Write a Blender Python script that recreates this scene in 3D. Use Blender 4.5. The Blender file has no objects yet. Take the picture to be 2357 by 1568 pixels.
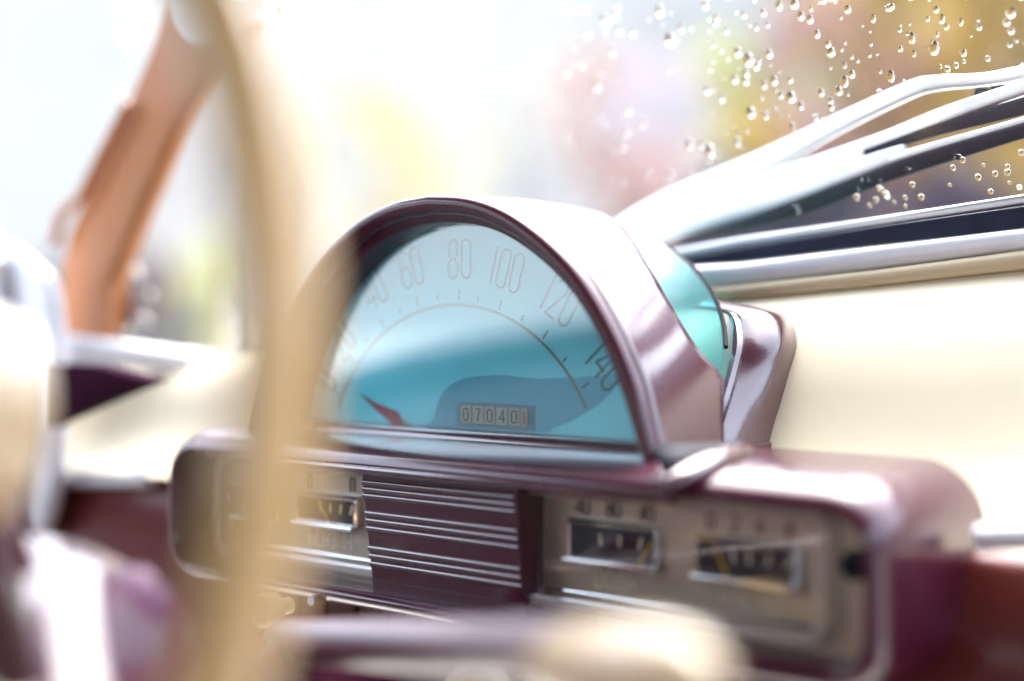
import bpy, math, random
from mathutils import Vector, Matrix
random.seed(7)
R = math.radians
S = 0.01                                    # everything below is written in centimetres
sc = bpy.context.scene
COL = sc.collection

# ---------------------------------------------------------------- camera
FPX = 3273.6                                # 50 mm lens on a 36 mm sensor, in pixels of a 2357 px wide frame
YAW, PITCH = R(39.0), R(1.0)
fw = Vector((-math.sin(YAW) * math.cos(PITCH), math.cos(YAW) * math.cos(PITCH), -math.sin(PITCH)))
rt = Vector((math.cos(YAW), math.sin(YAW), 0))
up = rt.cross(fw)
CAM = -(rt * ((1045 - 1178.5) / FPX * 75) - up * ((1108 - 784) / FPX * 75) + fw * 75)
cd = bpy.data.cameras.new("camera"); co = bpy.data.objects.new("camera", cd); COL.objects.link(co)
M = Matrix((rt, up, -fw)).transposed().to_4x4(); M.translation = CAM * S
co.matrix_world = M
cd.lens = 50; cd.sensor_width = 36; cd.clip_start = 0.02; cd.clip_end = 500
cd.dof.use_dof = True; cd.dof.focus_distance = 0.72; cd.dof.aperture_fstop = 1.45
sc.camera = co

# ---------------------------------------------------------------- world, sun, exposure
w = bpy.data.worlds.new("World"); sc.world = w; w.use_nodes = True
nt = w.node_tree; nt.nodes.clear()
sky = nt.nodes.new("ShaderNodeTexSky"); sky.sky_type = 'NISHITA'; sky.sun_disc = False
sky.sun_elevation = R(60); sky.sun_rotation = R(-15); sky.dust_density = 4; sky.air_density = 1.0; sky.ozone_density = 1.0
hs = nt.nodes.new("ShaderNodeHueSaturation"); hs.inputs['Saturation'].default_value = 0.6
bg = nt.nodes.new("ShaderNodeBackground"); bg.inputs[1].default_value = 0.15
wo = nt.nodes.new("ShaderNodeOutputWorld")
nt.links.new(sky.outputs[0], hs.inputs['Color'])
# overcast: the cloud is dim at the horizon, bright overhead plus a bright patch added at back left for the dial glass to mirror
tcw = nt.nodes.new('ShaderNodeTexCoord'); sxyz = nt.nodes.new('ShaderNodeSeparateXYZ'); nt.links.new(tcw.outputs['Generated'], sxyz.inputs[0])
me_ = nt.nodes.new('ShaderNodeMapRange'); me_.interpolation_type = 'SMOOTHSTEP'
for i_, v_ in ((1, .20), (2, .46), (3, .0), (4, 2.5)): me_.inputs[i_].default_value = v_
nt.links.new(sxyz.outputs[2], me_.inputs[0])
dt = nt.nodes.new('ShaderNodeVectorMath'); dt.operation = 'DOT_PRODUCT'; dt.inputs[1].default_value = (-.70, -.70, .1); nt.links.new(tcw.outputs['Generated'], dt.inputs[0])
ma_ = nt.nodes.new('ShaderNodeMapRange'); ma_.interpolation_type = 'SMOOTHSTEP'
for i_, v_ in ((1, .2), (2, .97), (3, 1.6), (4, 3.3)): ma_.inputs[i_].default_value = v_
nt.links.new(dt.outputs['Value'], ma_.inputs[0])
sk = nt.nodes.new('ShaderNodeVectorMath'); sk.operation = 'SCALE'; nt.links.new(hs.outputs[0], sk.inputs[0]); nt.links.new(me_.outputs[0], sk.inputs['Scale'])
cl_ = nt.nodes.new('ShaderNodeVectorMath'); cl_.operation = 'SCALE'; cl_.inputs[0].default_value = (.88, .96, 1.06); nt.links.new(ma_.outputs[0], cl_.inputs['Scale'])
ad_ = nt.nodes.new('ShaderNodeVectorMath'); ad_.operation = 'ADD'; nt.links.new(sk.outputs[0], ad_.inputs[0]); nt.links.new(cl_.outputs[0], ad_.inputs[1])
nt.links.new(ad_.outputs[0], bg.inputs[0]); nt.links.new(bg.outputs[0], wo.inputs[0])
sl = bpy.data.lights.new("sun", 'SUN'); sl.energy = 0.9; sl.angle = R(35); sl.color = (.96, .98, 1)
so = bpy.data.objects.new("sun", sl); COL.objects.link(so)
sdir = Vector((math.sin(R(-15)) * math.cos(R(60)), math.cos(R(-15)) * math.cos(R(60)), math.sin(R(60))))
so.rotation_euler = sdir.to_track_quat('Z', 'Y').to_euler()
vs = sc.view_settings
vs.view_transform = 'Standard'; vs.look = 'None'; vs.gamma = 1; vs.use_curve_mapping = False
vs.exposure = 1.72
sc.render.engine = 'CYCLES'
cy = sc.cycles
cy.use_denoising = True
try: cy.denoiser = 'OPENIMAGEDENOISE'
except Exception: pass
cy.max_bounces = 14; cy.transparent_max_bounces = 16; cy.diffuse_bounces = 4; cy.glossy_bounces = 5; cy.transmission_bounces = 8
cy.sample_clamp_indirect = 12; cy.caustics_refractive = False; cy.caustics_reflective = False
cy.use_adaptive_sampling = False

# ---------------------------------------------------------------- helpers
def at(px, py, Y):
    """the point of the vertical plane Y = const (cm) seen at a pixel of the photograph"""
    d = fw + rt * ((px - 1178.5) / FPX) - up * ((py - 784) / FPX)
    return CAM + d * ((Y - CAM.y) / d.y)

def lerp(a, b, t): return a + (b - a) * t
def table(rows, x):
    """piecewise smooth interpolation of rows (key, values...)"""
    if x <= rows[0][0]: return rows[0][1:]
    for a, b in zip(rows, rows[1:]):
        if x <= b[0]:
            t = (x - a[0]) / (b[0] - a[0])
            return tuple(lerp(p, q, t) for p, q in zip(a[1:], b[1:]))
    return rows[-1][1:]
def spline(pts, n):
    """Catmull-Rom through points, n steps for each piece"""
    P = [Vector(p) for p in pts]; P = [P[0] * 2 - P[1]] + P + [P[-1] * 2 - P[-2]]
    out = []
    for i in range(1, len(P) - 2):
        a, b, c, d = P[i - 1:i + 3]
        for k in range(n):
            t = k / n
            out.append(.5 * ((2 * b) + (c - a) * t + (2 * a - 5 * b + 4 * c - d) * t * t + (3 * b - a - 3 * c + d) * t ** 3))
    out.append(P[-2]); return out

WPOS = {}                                   # world position of every object's origin
class MB:
    def __init__(s): s.v = []; s.f = []
    def grid(s, rows, cu=False, cv=False, caps=False, flip=False):
        o = len(s.v); n = len(rows); m = len(rows[0])
        for r in rows: s.v += [tuple(p) for p in r]
        for i in range(n if cu else n - 1):
            for j in range(m if cv else m - 1):
                a, b = o + i * m + j, o + i * m + (j + 1) % m
                c, d = o + ((i + 1) % n) * m + (j + 1) % m, o + ((i + 1) % n) * m + j
                s.f.append((a, d, c, b) if flip else (a, b, c, d))
        if caps:
            s.f.append(tuple(o + j for j in range(m))[::-1]); s.f.append(tuple(o + (n - 1) * m + j for j in range(m)))
        return s
    def box(s, c, size, rot=None):
        c = Vector(c); hx, hy, hz = (k / 2 for k in size)
        rot = rot or Matrix.Identity(3)
        o = len(s.v)
        for x in (-hx, hx):
            for y in (-hy, hy):
                for z in (-hz, hz): s.v.append(tuple(c + rot @ Vector((x, y, z))))
        for f in ((0, 1, 3, 2), (4, 6, 7, 5), (0, 4, 5, 1), (2, 3, 7, 6), (0, 2, 6, 4), (1, 5, 7, 3)): s.f.append(tuple(o + i for i in f))
        return s
    def tube(s, path, r, n=12, cap=True, closed=False, flat=1.0, upv=(0, 0, 1)):
        P = [Vector(p) for p in path]; rows = []
        for i, p in enumerate(P):
            if closed: t = P[(i + 1) % len(P)] - P[i - 1]
            else: t = P[min(i + 1, len(P) - 1)] - P[max(i - 1, 0)]
            t.normalize(); u = Vector(upv); a = t.cross(u)
            if a.length < 1e-4: a = t.cross(Vector((1, 0, 0)))
            a.normalize(); b = a.cross(t)
            rr = r(i / (len(P) - 1)) if callable(r) else r
            rows.append([p + a * (math.cos(2 * math.pi * k / n) * rr * flat) + b * (math.sin(2 * math.pi * k / n) * rr) for k in range(n)])
        return s.grid(rows, cu=closed, cv=True, caps=cap and not closed)
    def prism(s, outline, y0, y1, bev=0.0):
        """outline of (x, z) swept along Y, with an optional rounded front (y0) edge"""
        cx = sum(p[0] for p in outline) / len(outline); cz = sum(p[1] for p in outline) / len(outline)
        def loop(k, y): return [(cx + (x - cx) * k, y, cz + (z - cz) * k) for x, z in outline]
        def inset(dd, y):
            n = len(outline); out = []
            for i in range(n):
                a = Vector(outline[i - 1]); b = Vector(outline[i]); c = Vector(outline[(i + 1) % n])
                t = (c - a); nn = Vector((-t.y, t.x))
                if nn.length > 0: nn.normalize()
                if nn.dot(Vector((cx, cz)) - b) < 0: nn = -nn
                q = b + nn * dd; out.append((q.x, y, q.y))
            return out
        rows = []
        if bev:
            sg = 1 if y1 > y0 else -1
            for k in range(5):
                a = math.pi / 2 * k / 4
                rows.append(inset(bev * (1 - math.sin(a)), y0 + sg * bev * (1 - math.cos(a))))
        else: rows.append(inset(0, y0))
        if bev:
            for k in range(4, -1, -1):
                a = math.pi / 2 * k / 4
                rows.append(inset(bev * (1 - math.sin(a)), y1 - sg * bev * (1 - math.cos(a))))
        else: rows.append(inset(0, y1))
        return s.grid(rows, cv=True, caps=True)
    def quad(s, a, b, c, d):
        o = len(s.v); s.v += [tuple(a), tuple(b), tuple(c), tuple(d)]; s.f.append((o, o + 1, o + 2, o + 3)); return s
    def build(s, name, mat, parent=None, smooth=35, bevel=0, thick=0, off=0):
        me = bpy.data.meshes.new(name)
        base = Vector((0, 0, 0))
        if s.v:
            xs = [v[0] for v in s.v]; ys = [v[1] for v in s.v]; zs = [v[2] for v in s.v]
            base = Vector(((min(xs) + max(xs)) / 2, (min(ys) + max(ys)) / 2, min(zs)))
        me.from_pydata([((v[0] - base.x) * S, (v[1] - base.y) * S, (v[2] - base.z) * S) for v in s.v], [], s.f)
        import bmesh
        bm = bmesh.new(); bm.from_mesh(me)
        bmesh.ops.remove_doubles(bm, verts=bm.verts, dist=1e-7)
        bmesh.ops.recalc_face_normals(bm, faces=bm.faces)
        bm.to_mesh(me); bm.free()
        me.polygons.foreach_set('use_smooth', [True] * len(me.polygons))
        try: me.set_sharp_from_angle(angle=R(smooth))
        except Exception: pass
        me.materials.append(mat)
        o = bpy.data.objects.new(name, me); COL.objects.link(o)
        o.location = base * S - (WPOS[parent.name] if parent is not None else Vector((0, 0, 0)))
        WPOS[o.name] = base * S
        if parent is not None: o.parent = parent
        if thick:
            m = o.modifiers.new("thickness", 'SOLIDIFY'); m.thickness = thick * S; m.offset = off
        if bevel:
            m = o.modifiers.new("bevel", 'BEVEL'); m.width = bevel * S; m.segments = 3; m.limit_method = 'ANGLE'; m.angle_limit = R(60)
        return o
def tag(o, label=None, cat=None, group=None, kind=None):
    if label: o['label'] = label
    if cat: o['category'] = cat
    if group: o['group'] = group
    if kind: o['kind'] = kind
    return o
def thing(name, loc, label, cat, group=None):
    o = bpy.data.objects.new(name, None); COL.objects.link(o); o.location = Vector(loc) * S; o.empty_display_size = .02; WPOS[o.name] = Vector(loc) * S
    return tag(o, label, cat, group)
# ---------------------------------------------------------------- materials
def mat(name):
    m = bpy.data.materials.new(name); m.use_nodes = True; n = m.node_tree; return m, n, n.nodes['Principled BSDF']
def noise(n, scale, detail=3, rough=.5, stretch=None):
    tc = n.nodes.new('ShaderNodeTexCoord'); no = n.nodes.new('ShaderNodeTexNoise')
    no.inputs['Scale'].default_value = scale; no.inputs['Detail'].default_value = detail; no.inputs['Roughness'].default_value = rough
    if stretch:
        mp = n.nodes.new('ShaderNodeMapping'); mp.inputs['Scale'].default_value = stretch
        n.links.new(tc.outputs['Object'], mp.inputs[0]); n.links.new(mp.outputs[0], no.inputs['Vector'])
    else: n.links.new(tc.outputs['Object'], no.inputs['Vector'])
    return no
def ramp(n, src, p0, c0, p1, c1):
    r = n.nodes.new('ShaderNodeValToRGB'); r.color_ramp.elements[0].position = p0; r.color_ramp.elements[0].color = (*c0, 1)
    r.color_ramp.elements[1].position = p1; r.color_ramp.elements[1].color = (*c1, 1)
    n.links.new(src, r.inputs[0]); return r
def bump(n, b, src, strength, dist):
    k = n.nodes.new('ShaderNodeBump'); k.inputs['Strength'].default_value = strength; k.inputs['Distance'].default_value = dist
    n.links.new(src, k.inputs['Height']); n.links.new(k.outputs[0], b.inputs['Normal'])
def simple(name, c, rough=.5, metal=0, coat=0, var=.12, nscale=60, bumps=None, ior=1.5, spec=.5, croff=.05, trans=0):
    m, n, b = mat(name)
    no = noise(n, nscale, 4)
    lo = tuple(max(0, k * (1 - var)) for k in c); hi = tuple(min(1, k * (1 + var)) for k in c)
    rr = ramp(n, no.outputs[0], .3, lo, .7, hi); n.links.new(rr.outputs[0], b.inputs['Base Color'])
    rg = n.nodes.new('ShaderNodeMapRange'); rg.inputs[3].default_value = rough * .85; rg.inputs[4].default_value = min(1, rough * 1.2)
    n.links.new(no.outputs[0], rg.inputs[0]); n.links.new(rg.outputs[0], b.inputs['Roughness'])
    b.inputs['Metallic'].default_value = metal; b.inputs['Coat Weight'].default_value = coat; b.inputs['Coat Roughness'].default_value = croff
    b.inputs['IOR'].default_value = ior; b.inputs['Specular IOR Level'].default_value = spec
    b.inputs['Transmission Weight'].default_value = trans
    if bumps:
        nb = noise(n, bumps[0], 3); bump(n, b, nb.outputs[0], bumps[1], bumps[2])
    return m
def lacquer(name, c, ior=1.6, crough=.15):
    """dark wine lacquer: fine flake and orange peel below a clear coat"""
    m, n, b = mat(name)
    fl = noise(n, 2600, 2); rr = ramp(n, fl.outputs[0], .45, c, .72, tuple(k * 2.3 + .012 for k in c)); n.links.new(rr.outputs[0], b.inputs['Base Color'])
    b.inputs['Roughness'].default_value = .34; b.inputs['Specular IOR Level'].default_value = .12; b.inputs['Coat Weight'].default_value = 1; b.inputs['Coat Roughness'].default_value = crough
    b.inputs['Coat IOR'].default_value = ior; b.inputs['IOR'].default_value = 1.5; b.inputs['Specular Tint'].default_value = (.85, .7, .95, 1)
    pe = noise(n, 160, 2); k = n.nodes.new('ShaderNodeBump'); k.inputs['Strength'].default_value = .08; k.inputs['Distance'].default_value = .0005
    n.links.new(pe.outputs[0], k.inputs['Height']); n.links.new(k.outputs[0], b.inputs['Coat Normal'])
    wn = noise(n, 24, 6, .7); wr = n.nodes.new('ShaderNodeMapRange'); wr.inputs[3].default_value = crough * .6; wr.inputs[4].default_value = crough * 1.7
    n.links.new(wn.outputs[0], wr.inputs[0]); n.links.new(wr.outputs[0], b.inputs['Coat Roughness'])
    f2 = n.nodes.new('ShaderNodeBump'); f2.inputs['Strength'].default_value = .25; f2.inputs['Distance'].default_value = .0003
    n.links.new(fl.outputs[0], f2.inputs['Height']); n.links.new(f2.outputs[0], b.inputs['Normal'])
    return m
WINE = lacquer('wine_lacquer', (.044, .002, .014))
WINE_GLOSS = lacquer('wine_lacquer_polished', (.044, .002, .014), 2.1)
WINE_SOFT = lacquer('wine_lacquer_worn', (.06, .004, .022), 2.4, .34)
WINE_RED = lacquer('red_lacquer', (.10, .016, .013), 1.4)
CREAM = simple('cream_vinyl', (.84, .765, .57), .42, var=.04, nscale=9, bumps=(900, .06, .0006))
CREAM_TRIM = simple('cream_piping', (.60, .50, .33), .38, var=.06, nscale=15)
PALE_PAINT_SHEEN = simple('pale_lilac_paint_and_sheen', (.80, .82, .90), .25, coat=1, var=.04)  # rail and header paint; on the vent post its paleness replaces reflected sky
CHROME = simple('chrome', (.80, .82, .86), .12, metal=1, var=.05)
SATIN = simple('satin_metal', (.72, .75, .80), .32, metal=1, var=.08, nscale=30)
RUBBER = simple('black_rubber', (.010, .012, .022), .65, var=.3, spec=.2)
NAVY = simple('navy_seal', (.012, .016, .040), .45, var=.3, spec=.3)
IVORY = simple('ivory_plastic', (.72, .56, .36), .22, coat=.6, var=.06, nscale=20)
AMBER = simple('amber_ivory_plastic', (.84, .53, .22), .25, coat=.7, var=.08, nscale=12)
BURNT = simple('burnt_orange_trim', (.42, .15, .04), .42, var=.12, nscale=14)
GAUGE_BLACK = simple('gauge_black', (.006, .009, .016), .5, var=.2)
MARK = simple('pale_mark', (.75, .72, .60), .5, var=.04)
GREYMARK = simple('grey_gold_mark', (.085, .10, .095), .4, metal=.1, var=.08)
YELLOW = simple('yellow_needle', (.62, .42, .04), .4, var=.05)
RED = simple('red_needle', (.80, .07, .12), .4, var=.05)
GREY_LINER = simple('headliner', (.10, .085, .08), .8, var=.1)
DARK_SEAT = simple('seat_cloth', (.07, .045, .04), .8, var=.2)
DOOR_PALE = simple('door_lining', (.50, .50, .52), .6, var=.08)
DIGITS = simple('digit_white', (.72, .70, .60), .5, var=.05)

m, n, b = mat('brushed_panel')
no = noise(n, 60, 4, .6, (1, 1, 40)); rr = ramp(n, no.outputs[0], .3, (.45, .42, .37), .7, (.58, .54, .48))
n.links.new(rr.outputs[0], b.inputs['Base Color']); b.inputs['Metallic'].default_value = .75; b.inputs['Roughness'].default_value = .42
bump(n, b, no.outputs[0], .15, .0005); PANEL = m

def clear(name, tint, gloss=1.0, rough=.02, veil=None, ior=1.5):
    """thin sheet of clear stuff: see-through, tinted, with a Fresnel reflection"""
    m = bpy.data.materials.new(name); m.use_nodes = True; n = m.node_tree; n.nodes.clear()
    out = n.nodes.new('ShaderNodeOutputMaterial'); tr = n.nodes.new('ShaderNodeBsdfTransparent'); tr.inputs[0].default_value = (*tint, 1)
    gl = n.nodes.new('ShaderNodeBsdfGlossy'); gl.inputs['Roughness'].default_value = rough; gl.inputs[0].default_value = (gloss, gloss, gloss, 1)
    fr = n.nodes.new('ShaderNodeFresnel')
    ge = n.nodes.new('ShaderNodeNewGeometry'); ir = n.nodes.new('ShaderNodeMapRange')      # a thin sheet reflects alike from both sides
    ir.inputs[3].default_value = ior; ir.inputs[4].default_value = 1 / ior
    n.links.new(ge.outputs['Backfacing'], ir.inputs[0]); n.links.new(ir.outputs[0], fr.inputs[0])
    mx = n.nodes.new('ShaderNodeMixShader'); n.links.new(fr.outputs[0], mx.inputs[0]); n.links.new(tr.outputs[0], mx.inputs[1]); n.links.new(gl.outputs[0], mx.inputs[2])
    last = mx
    if veil: last = veil(n, mx)
    n.links.new(last.outputs[0], out.inputs[0]); return m
def teal_veil(n, mx):
    tl = n.nodes.new('ShaderNodeBsdfTranslucent'); tl.inputs[0].default_value = (.22, .74, .80, 1)
    m2 = n.nodes.new('ShaderNodeMixShader'); m2.inputs[0].default_value = .22
    n.links.new(mx.outputs[0], m2.inputs[1]); n.links.new(tl.outputs[0], m2.inputs[2]); return m2
TEAL = clear('teal_plastic', (.28, .80, .85), 1, .28, teal_veil)
def fog(n, mx):
    """breath and drizzle film on the screen, thicker towards the driver's side"""
    tc = n.nodes.new('ShaderNodeTexCoord'); sp = n.nodes.new('ShaderNodeSeparateXYZ'); n.links.new(tc.outputs['Object'], sp.inputs[0])
    mr = n.nodes.new('ShaderNodeMapRange'); mr.inputs[1].default_value = -.38; mr.inputs[2].default_value = -.02
    mr.inputs[3].default_value = .03; mr.inputs[4].default_value = .008; mr.interpolation_type = 'SMOOTHSTEP'
    n.links.new(sp.outputs[0], mr.inputs[0])
    no = n.nodes.new('ShaderNodeTexNoise'); no.inputs['Scale'].default_value = 9; no.inputs['Detail'].default_value = 4; n.links.new(tc.outputs['Object'], no.inputs['Vector'])
    m1 = n.nodes.new('ShaderNodeMapRange'); m1.inputs[3].default_value = .55; m1.inputs[4].default_value = 1.3; n.links.new(no.outputs[0], m1.inputs[0])
    mu = n.nodes.new('ShaderNodeMath'); mu.operation = 'MULTIPLY'; n.links.new(mr.outputs[0], mu.inputs[0]); n.links.new(m1.outputs[0], mu.inputs[1])
    tl = n.nodes.new('ShaderNodeBsdfTranslucent'); tl.inputs[0].default_value = (.93, .95, .97, 1)
    m2 = n.nodes.new('ShaderNodeMixShader'); n.links.new(mu.outputs[0], m2.inputs[0])
    n.links.new(mx.outputs[0], m2.inputs[1]); n.links.new(tl.outputs[0], m2.inputs[2]); return m2
WINDSHIELD = clear('misted_glass', (.97, .98, .97), 1, .0, fog)
COVER = clear('clear_cover', (.93, .93, .92), 1, .05, ior=1.33)
COVERGLASS = clear('dial_cover_glass', (.92, .98, .98), 1, .05, ior=2.5)
def milky(n, mx):
    tl = n.nodes.new('ShaderNodeBsdfDiffuse'); tl.inputs[0].default_value = (.62, .58, .56, 1)
    m2 = n.nodes.new('ShaderNodeMixShader'); m2.inputs[0].default_value = .35
    n.links.new(mx.outputs[0], m2.inputs[1]); n.links.new(tl.outputs[0], m2.inputs[2]); return m2
COVER_EDGE = clear('cover_edge', (.9, .88, .87), 1, .1, milky)
WATER = bpy.data.materials.new('water_drop'); WATER.use_nodes = True
nn = WATER.node_tree; nn.nodes.clear(); g = nn.nodes.new('ShaderNodeBsdfGlass'); g.inputs['IOR'].default_value = 1.33; g.inputs['Roughness'].default_value = 0
oo = nn.nodes.new('ShaderNodeOutputMaterial'); nn.links.new(g.outputs[0], oo.inputs[0])

m, n, b = mat('dial_teal')      # back-lit teal dial plate
dif = b; b.inputs['Base Color'].default_value = (.07, .40, .50, 1); b.inputs['Roughness'].default_value = .3
no = noise(n, 220, 3, .6, (1, 1, 26)); rr = ramp(n, no.outputs[0], .3, (.30, .60, .69), .7, (.36, .67, .75)); n.links.new(rr.outputs[0], b.inputs['Base Color'])
tl = n.nodes.new('ShaderNodeBsdfTranslucent'); n.links.new(rr.outputs[0], tl.inputs[0]); tl.inputs[0].default_value = (.62, .88, 1.0, 1)
for l in list(n.links):
    if l.to_node == tl: n.links.remove(l)
mx = n.nodes.new('ShaderNodeMixShader'); mx.inputs[0].default_value = .55
outn = [k for k in n.nodes if k.type == 'OUTPUT_MATERIAL'][0]
n.links.new(b.outputs[0], mx.inputs[1]); n.links.new(tl.outputs[0], mx.inputs[2]); n.links.new(mx.outputs[0], outn.inputs[0]); DIAL = m
m, n, b = mat('dial_dark_teal')      # darker teal: odometer plate, and the dark reflection painted on the dial
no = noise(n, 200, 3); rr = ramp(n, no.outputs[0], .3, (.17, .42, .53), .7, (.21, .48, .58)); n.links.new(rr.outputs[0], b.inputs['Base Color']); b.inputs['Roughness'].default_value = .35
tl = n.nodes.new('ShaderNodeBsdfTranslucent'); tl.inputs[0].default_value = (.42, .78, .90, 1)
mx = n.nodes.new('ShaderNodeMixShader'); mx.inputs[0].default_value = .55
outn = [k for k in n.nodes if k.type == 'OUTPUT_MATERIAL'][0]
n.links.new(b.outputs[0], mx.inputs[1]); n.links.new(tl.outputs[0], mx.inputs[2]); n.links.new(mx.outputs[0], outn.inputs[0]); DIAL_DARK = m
LINER = simple('inner_liner', (.55, .75, .76), .6, var=.03)

# ---------------------------------------------------------------- ground and things outside
GZ = -115
gm, n, b = mat('wet_ground')
no = noise(n, .8, 5); rr = ramp(n, no.outputs[0], .35, (.30, .30, .28), .65, (.46, .44, .38)); n.links.new(rr.outputs[0], b.inputs['Base Color']); b.inputs['Roughness'].default_value = .55
g = MB(); N = 24
g.grid([[(-9000 + 18000 * i / N, -4000 + 16000 * j / N, GZ) for j in range(N + 1)] for i in range(N + 1)])
tag(g.build('ground', gm), kind='structure')

def leafmat(name, c0, c1):
    m, n, b = mat(name); no = noise(n, 3.2, 3); rr = ramp(n, no.outputs[0], .35, c0, .65, c1); n.links.new(rr.outputs[0], b.inputs['Base Color'])
    b.inputs['Roughness'].default_value = .8; b.inputs['Specular IOR Level'].default_value = .08
    tl = n.nodes.new('ShaderNodeBsdfTranslucent'); n.links.new(rr.outputs[0], tl.inputs[0])
    mx = n.nodes.new('ShaderNodeMixShader'); mx.inputs[0].default_value = .4; outn = [k for k in n.nodes if k.type == 'OUTPUT_MATERIAL'][0]
    n.links.new(b.outputs[0], mx.inputs[1]); n.links.new(tl.outputs[0], mx.inputs[2]); n.links.new(mx.outputs[0], outn.inputs[0]); return m
OCHRE = leafmat('ochre_leaves', (.32, .21, .04), (.52, .38, .12))
LIME = leafmat('lime_leaves', (.30, .33, .12), (.48, .49, .24))
ROSE = leafmat('rose_leaves', (.30, .17, .15), (.46, .32, .29))
DARKLEAF = leafmat('dark_leaves', (.02, .022, .035), (.07, .05, .085))
BARK = simple('bark', (.12, .09, .07), .9, var=.3, nscale=5)
def direction(px):
    d = fw + rt * ((px - 1178.5) / FPX); d.z = 0; return d
def tree(name, px, dist, h, rad, mleaf, label, cat='tree', group=None, trunk=True, n=2600, low=.25, squash=1.0):
    d = direction(px); p = Vector((CAM.x, CAM.y, 0)) + d * dist; base = Vector((p.x, p.y, GZ))
    t = thing(name, base, label, cat, group)
    rnd = random.Random(px * 7 + int(dist))
    if trunk:
        tm = MB(); tp = [base + Vector((rnd.uniform(-8, 8) * k, rnd.uniform(-8, 8) * k, h * .85 * k / 6)) for k in range(7)]
        tm.tube(tp, lambda u: 14 * (1 - u) + 3, 9)
        for k in range(6):
            s0 = tp[2 + k % 4]; a = rnd.uniform(0, 6.28)
            tm.tube([s0, s0 + Vector((math.cos(a) * rad * .35, math.sin(a) * rad * .35, h * .12)), s0 + Vector((math.cos(a) * rad * .7, math.sin(a) * rad * .7, h * .2))], lambda u: 5 * (1 - u) + 1, 6)
        tm.build('trunk', BARK, t)
    lm = MB()
    cl = [(Vector((rnd.gauss(0, .45) * rad, rnd.gauss(0, .45) * rad, h * rnd.uniform(low, 1.0))), rnd.uniform(.22, .45) * rad) for _ in range(26)]
    for _ in range(n):
        c, r0 = rnd.choice(cl); v = Vector((rnd.gauss(0, 1), rnd.gauss(0, 1), rnd.gauss(0, 1) * squash)); v.normalize(); v *= r0 * rnd.random() ** .4
        q = base + c + v; sz = rnd.uniform(7, 15)
        a = Vector((rnd.gauss(0, 1), rnd.gauss(0, 1), rnd.gauss(0, 1))).normalized(); bb = a.orthogonal().normalized()
        lm.quad(q - a * sz, q + bb * sz * .6, q + a * sz, q - bb * sz * .6)
    lm.build('foliage', mleaf, t, smooth=180)
    return t
tree('autumn_tree', 2420, 1150, 640, 200, OCHRE, 'large ochre autumn tree filling the right edge beyond the windshield', n=5200, low=.05)
tree('autumn_tree', 2080, 1500, 620, 150, OCHRE, 'ochre autumn tree behind the wiper, left of the larger one', n=3200, low=.05)
tree('birch_tree', 1800, 1700, 560, 120, LIME, 'pale yellow green tree beyond the upper middle of the windshield', n=2400, low=.1)
tree('rowan_tree', 1930, 1300, 430, 75, ROSE, 'pinkish red tree between the green and the ochre trees', n=1500, low=.05)
tree('rowan_tree', 1430, 2300, 520, 130, ROSE, 'faint rose coloured tree just above the right end of the instrument hood', n=1300, low=.1)
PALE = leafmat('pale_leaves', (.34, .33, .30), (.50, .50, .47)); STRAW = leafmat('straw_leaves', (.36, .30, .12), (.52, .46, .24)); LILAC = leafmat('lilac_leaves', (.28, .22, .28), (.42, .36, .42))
tree('birch_tree', 880, 3000, 560, 260, STRAW, 'straw coloured birch beyond the left shoulder of the instrument hood', n=2000, low=.05)
tree('birch_tree', 1180, 3600, 900, 330, PALE, 'pale misty tree beyond the middle of the windshield', n=2400, low=.05)
tree('birch_tree', 1560, 3300, 700, 260, LILAC, 'lilac grey misty tree left of the yellow green one', n=2000, low=.05)
tree('birch_tree', 620, 3200, 800, 260, PALE, 'pale misty tree right of the steering wheel rim', n=1800, low=.05)
tree('dark_bush', 1880, 900, 205, 95, DARKLEAF, 'dark purple bush just behind the wiper arm', 'bush', trunk=False, n=1500, low=.1)
tree('dark_bush', 290, 1000, 158, 62, DARKLEAF, 'dark bush beyond the left end of the dashboard', 'bush', trunk=False, n=3000, low=.1)
tree('yellow_bush', 430, 1300, 175, 60, LIME, 'pale yellow bush right of the dark one beyond the dashboard', 'bush', trunk=False, n=900, low=.1)

# ---------------------------------------------------------------- curves of the scuttle, shared by glass, rails and pad
ZTOP = [(-80, 2.2), (-45, 3.4), (-33, 5.2), (-10, 8.0), (8, 9.6), (25, 10.9), (60, 12.0), (110, 12.4)]
DY = [(-80, -26), (-45, -12), (-33, -7), (-14, -1.5), (-4, 0), (110, 0)]
def ztop(x): return table(ZTOP, x)[0]
def dy(x): return table(DY, x)[0]
XS = [-62 + k * 3.2 for k in range(51)]
def glass_y(x, z): return 16.2 + dy(x) - .30 * (z - 12) - .012 * max(0, z - 24) ** 2

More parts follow.
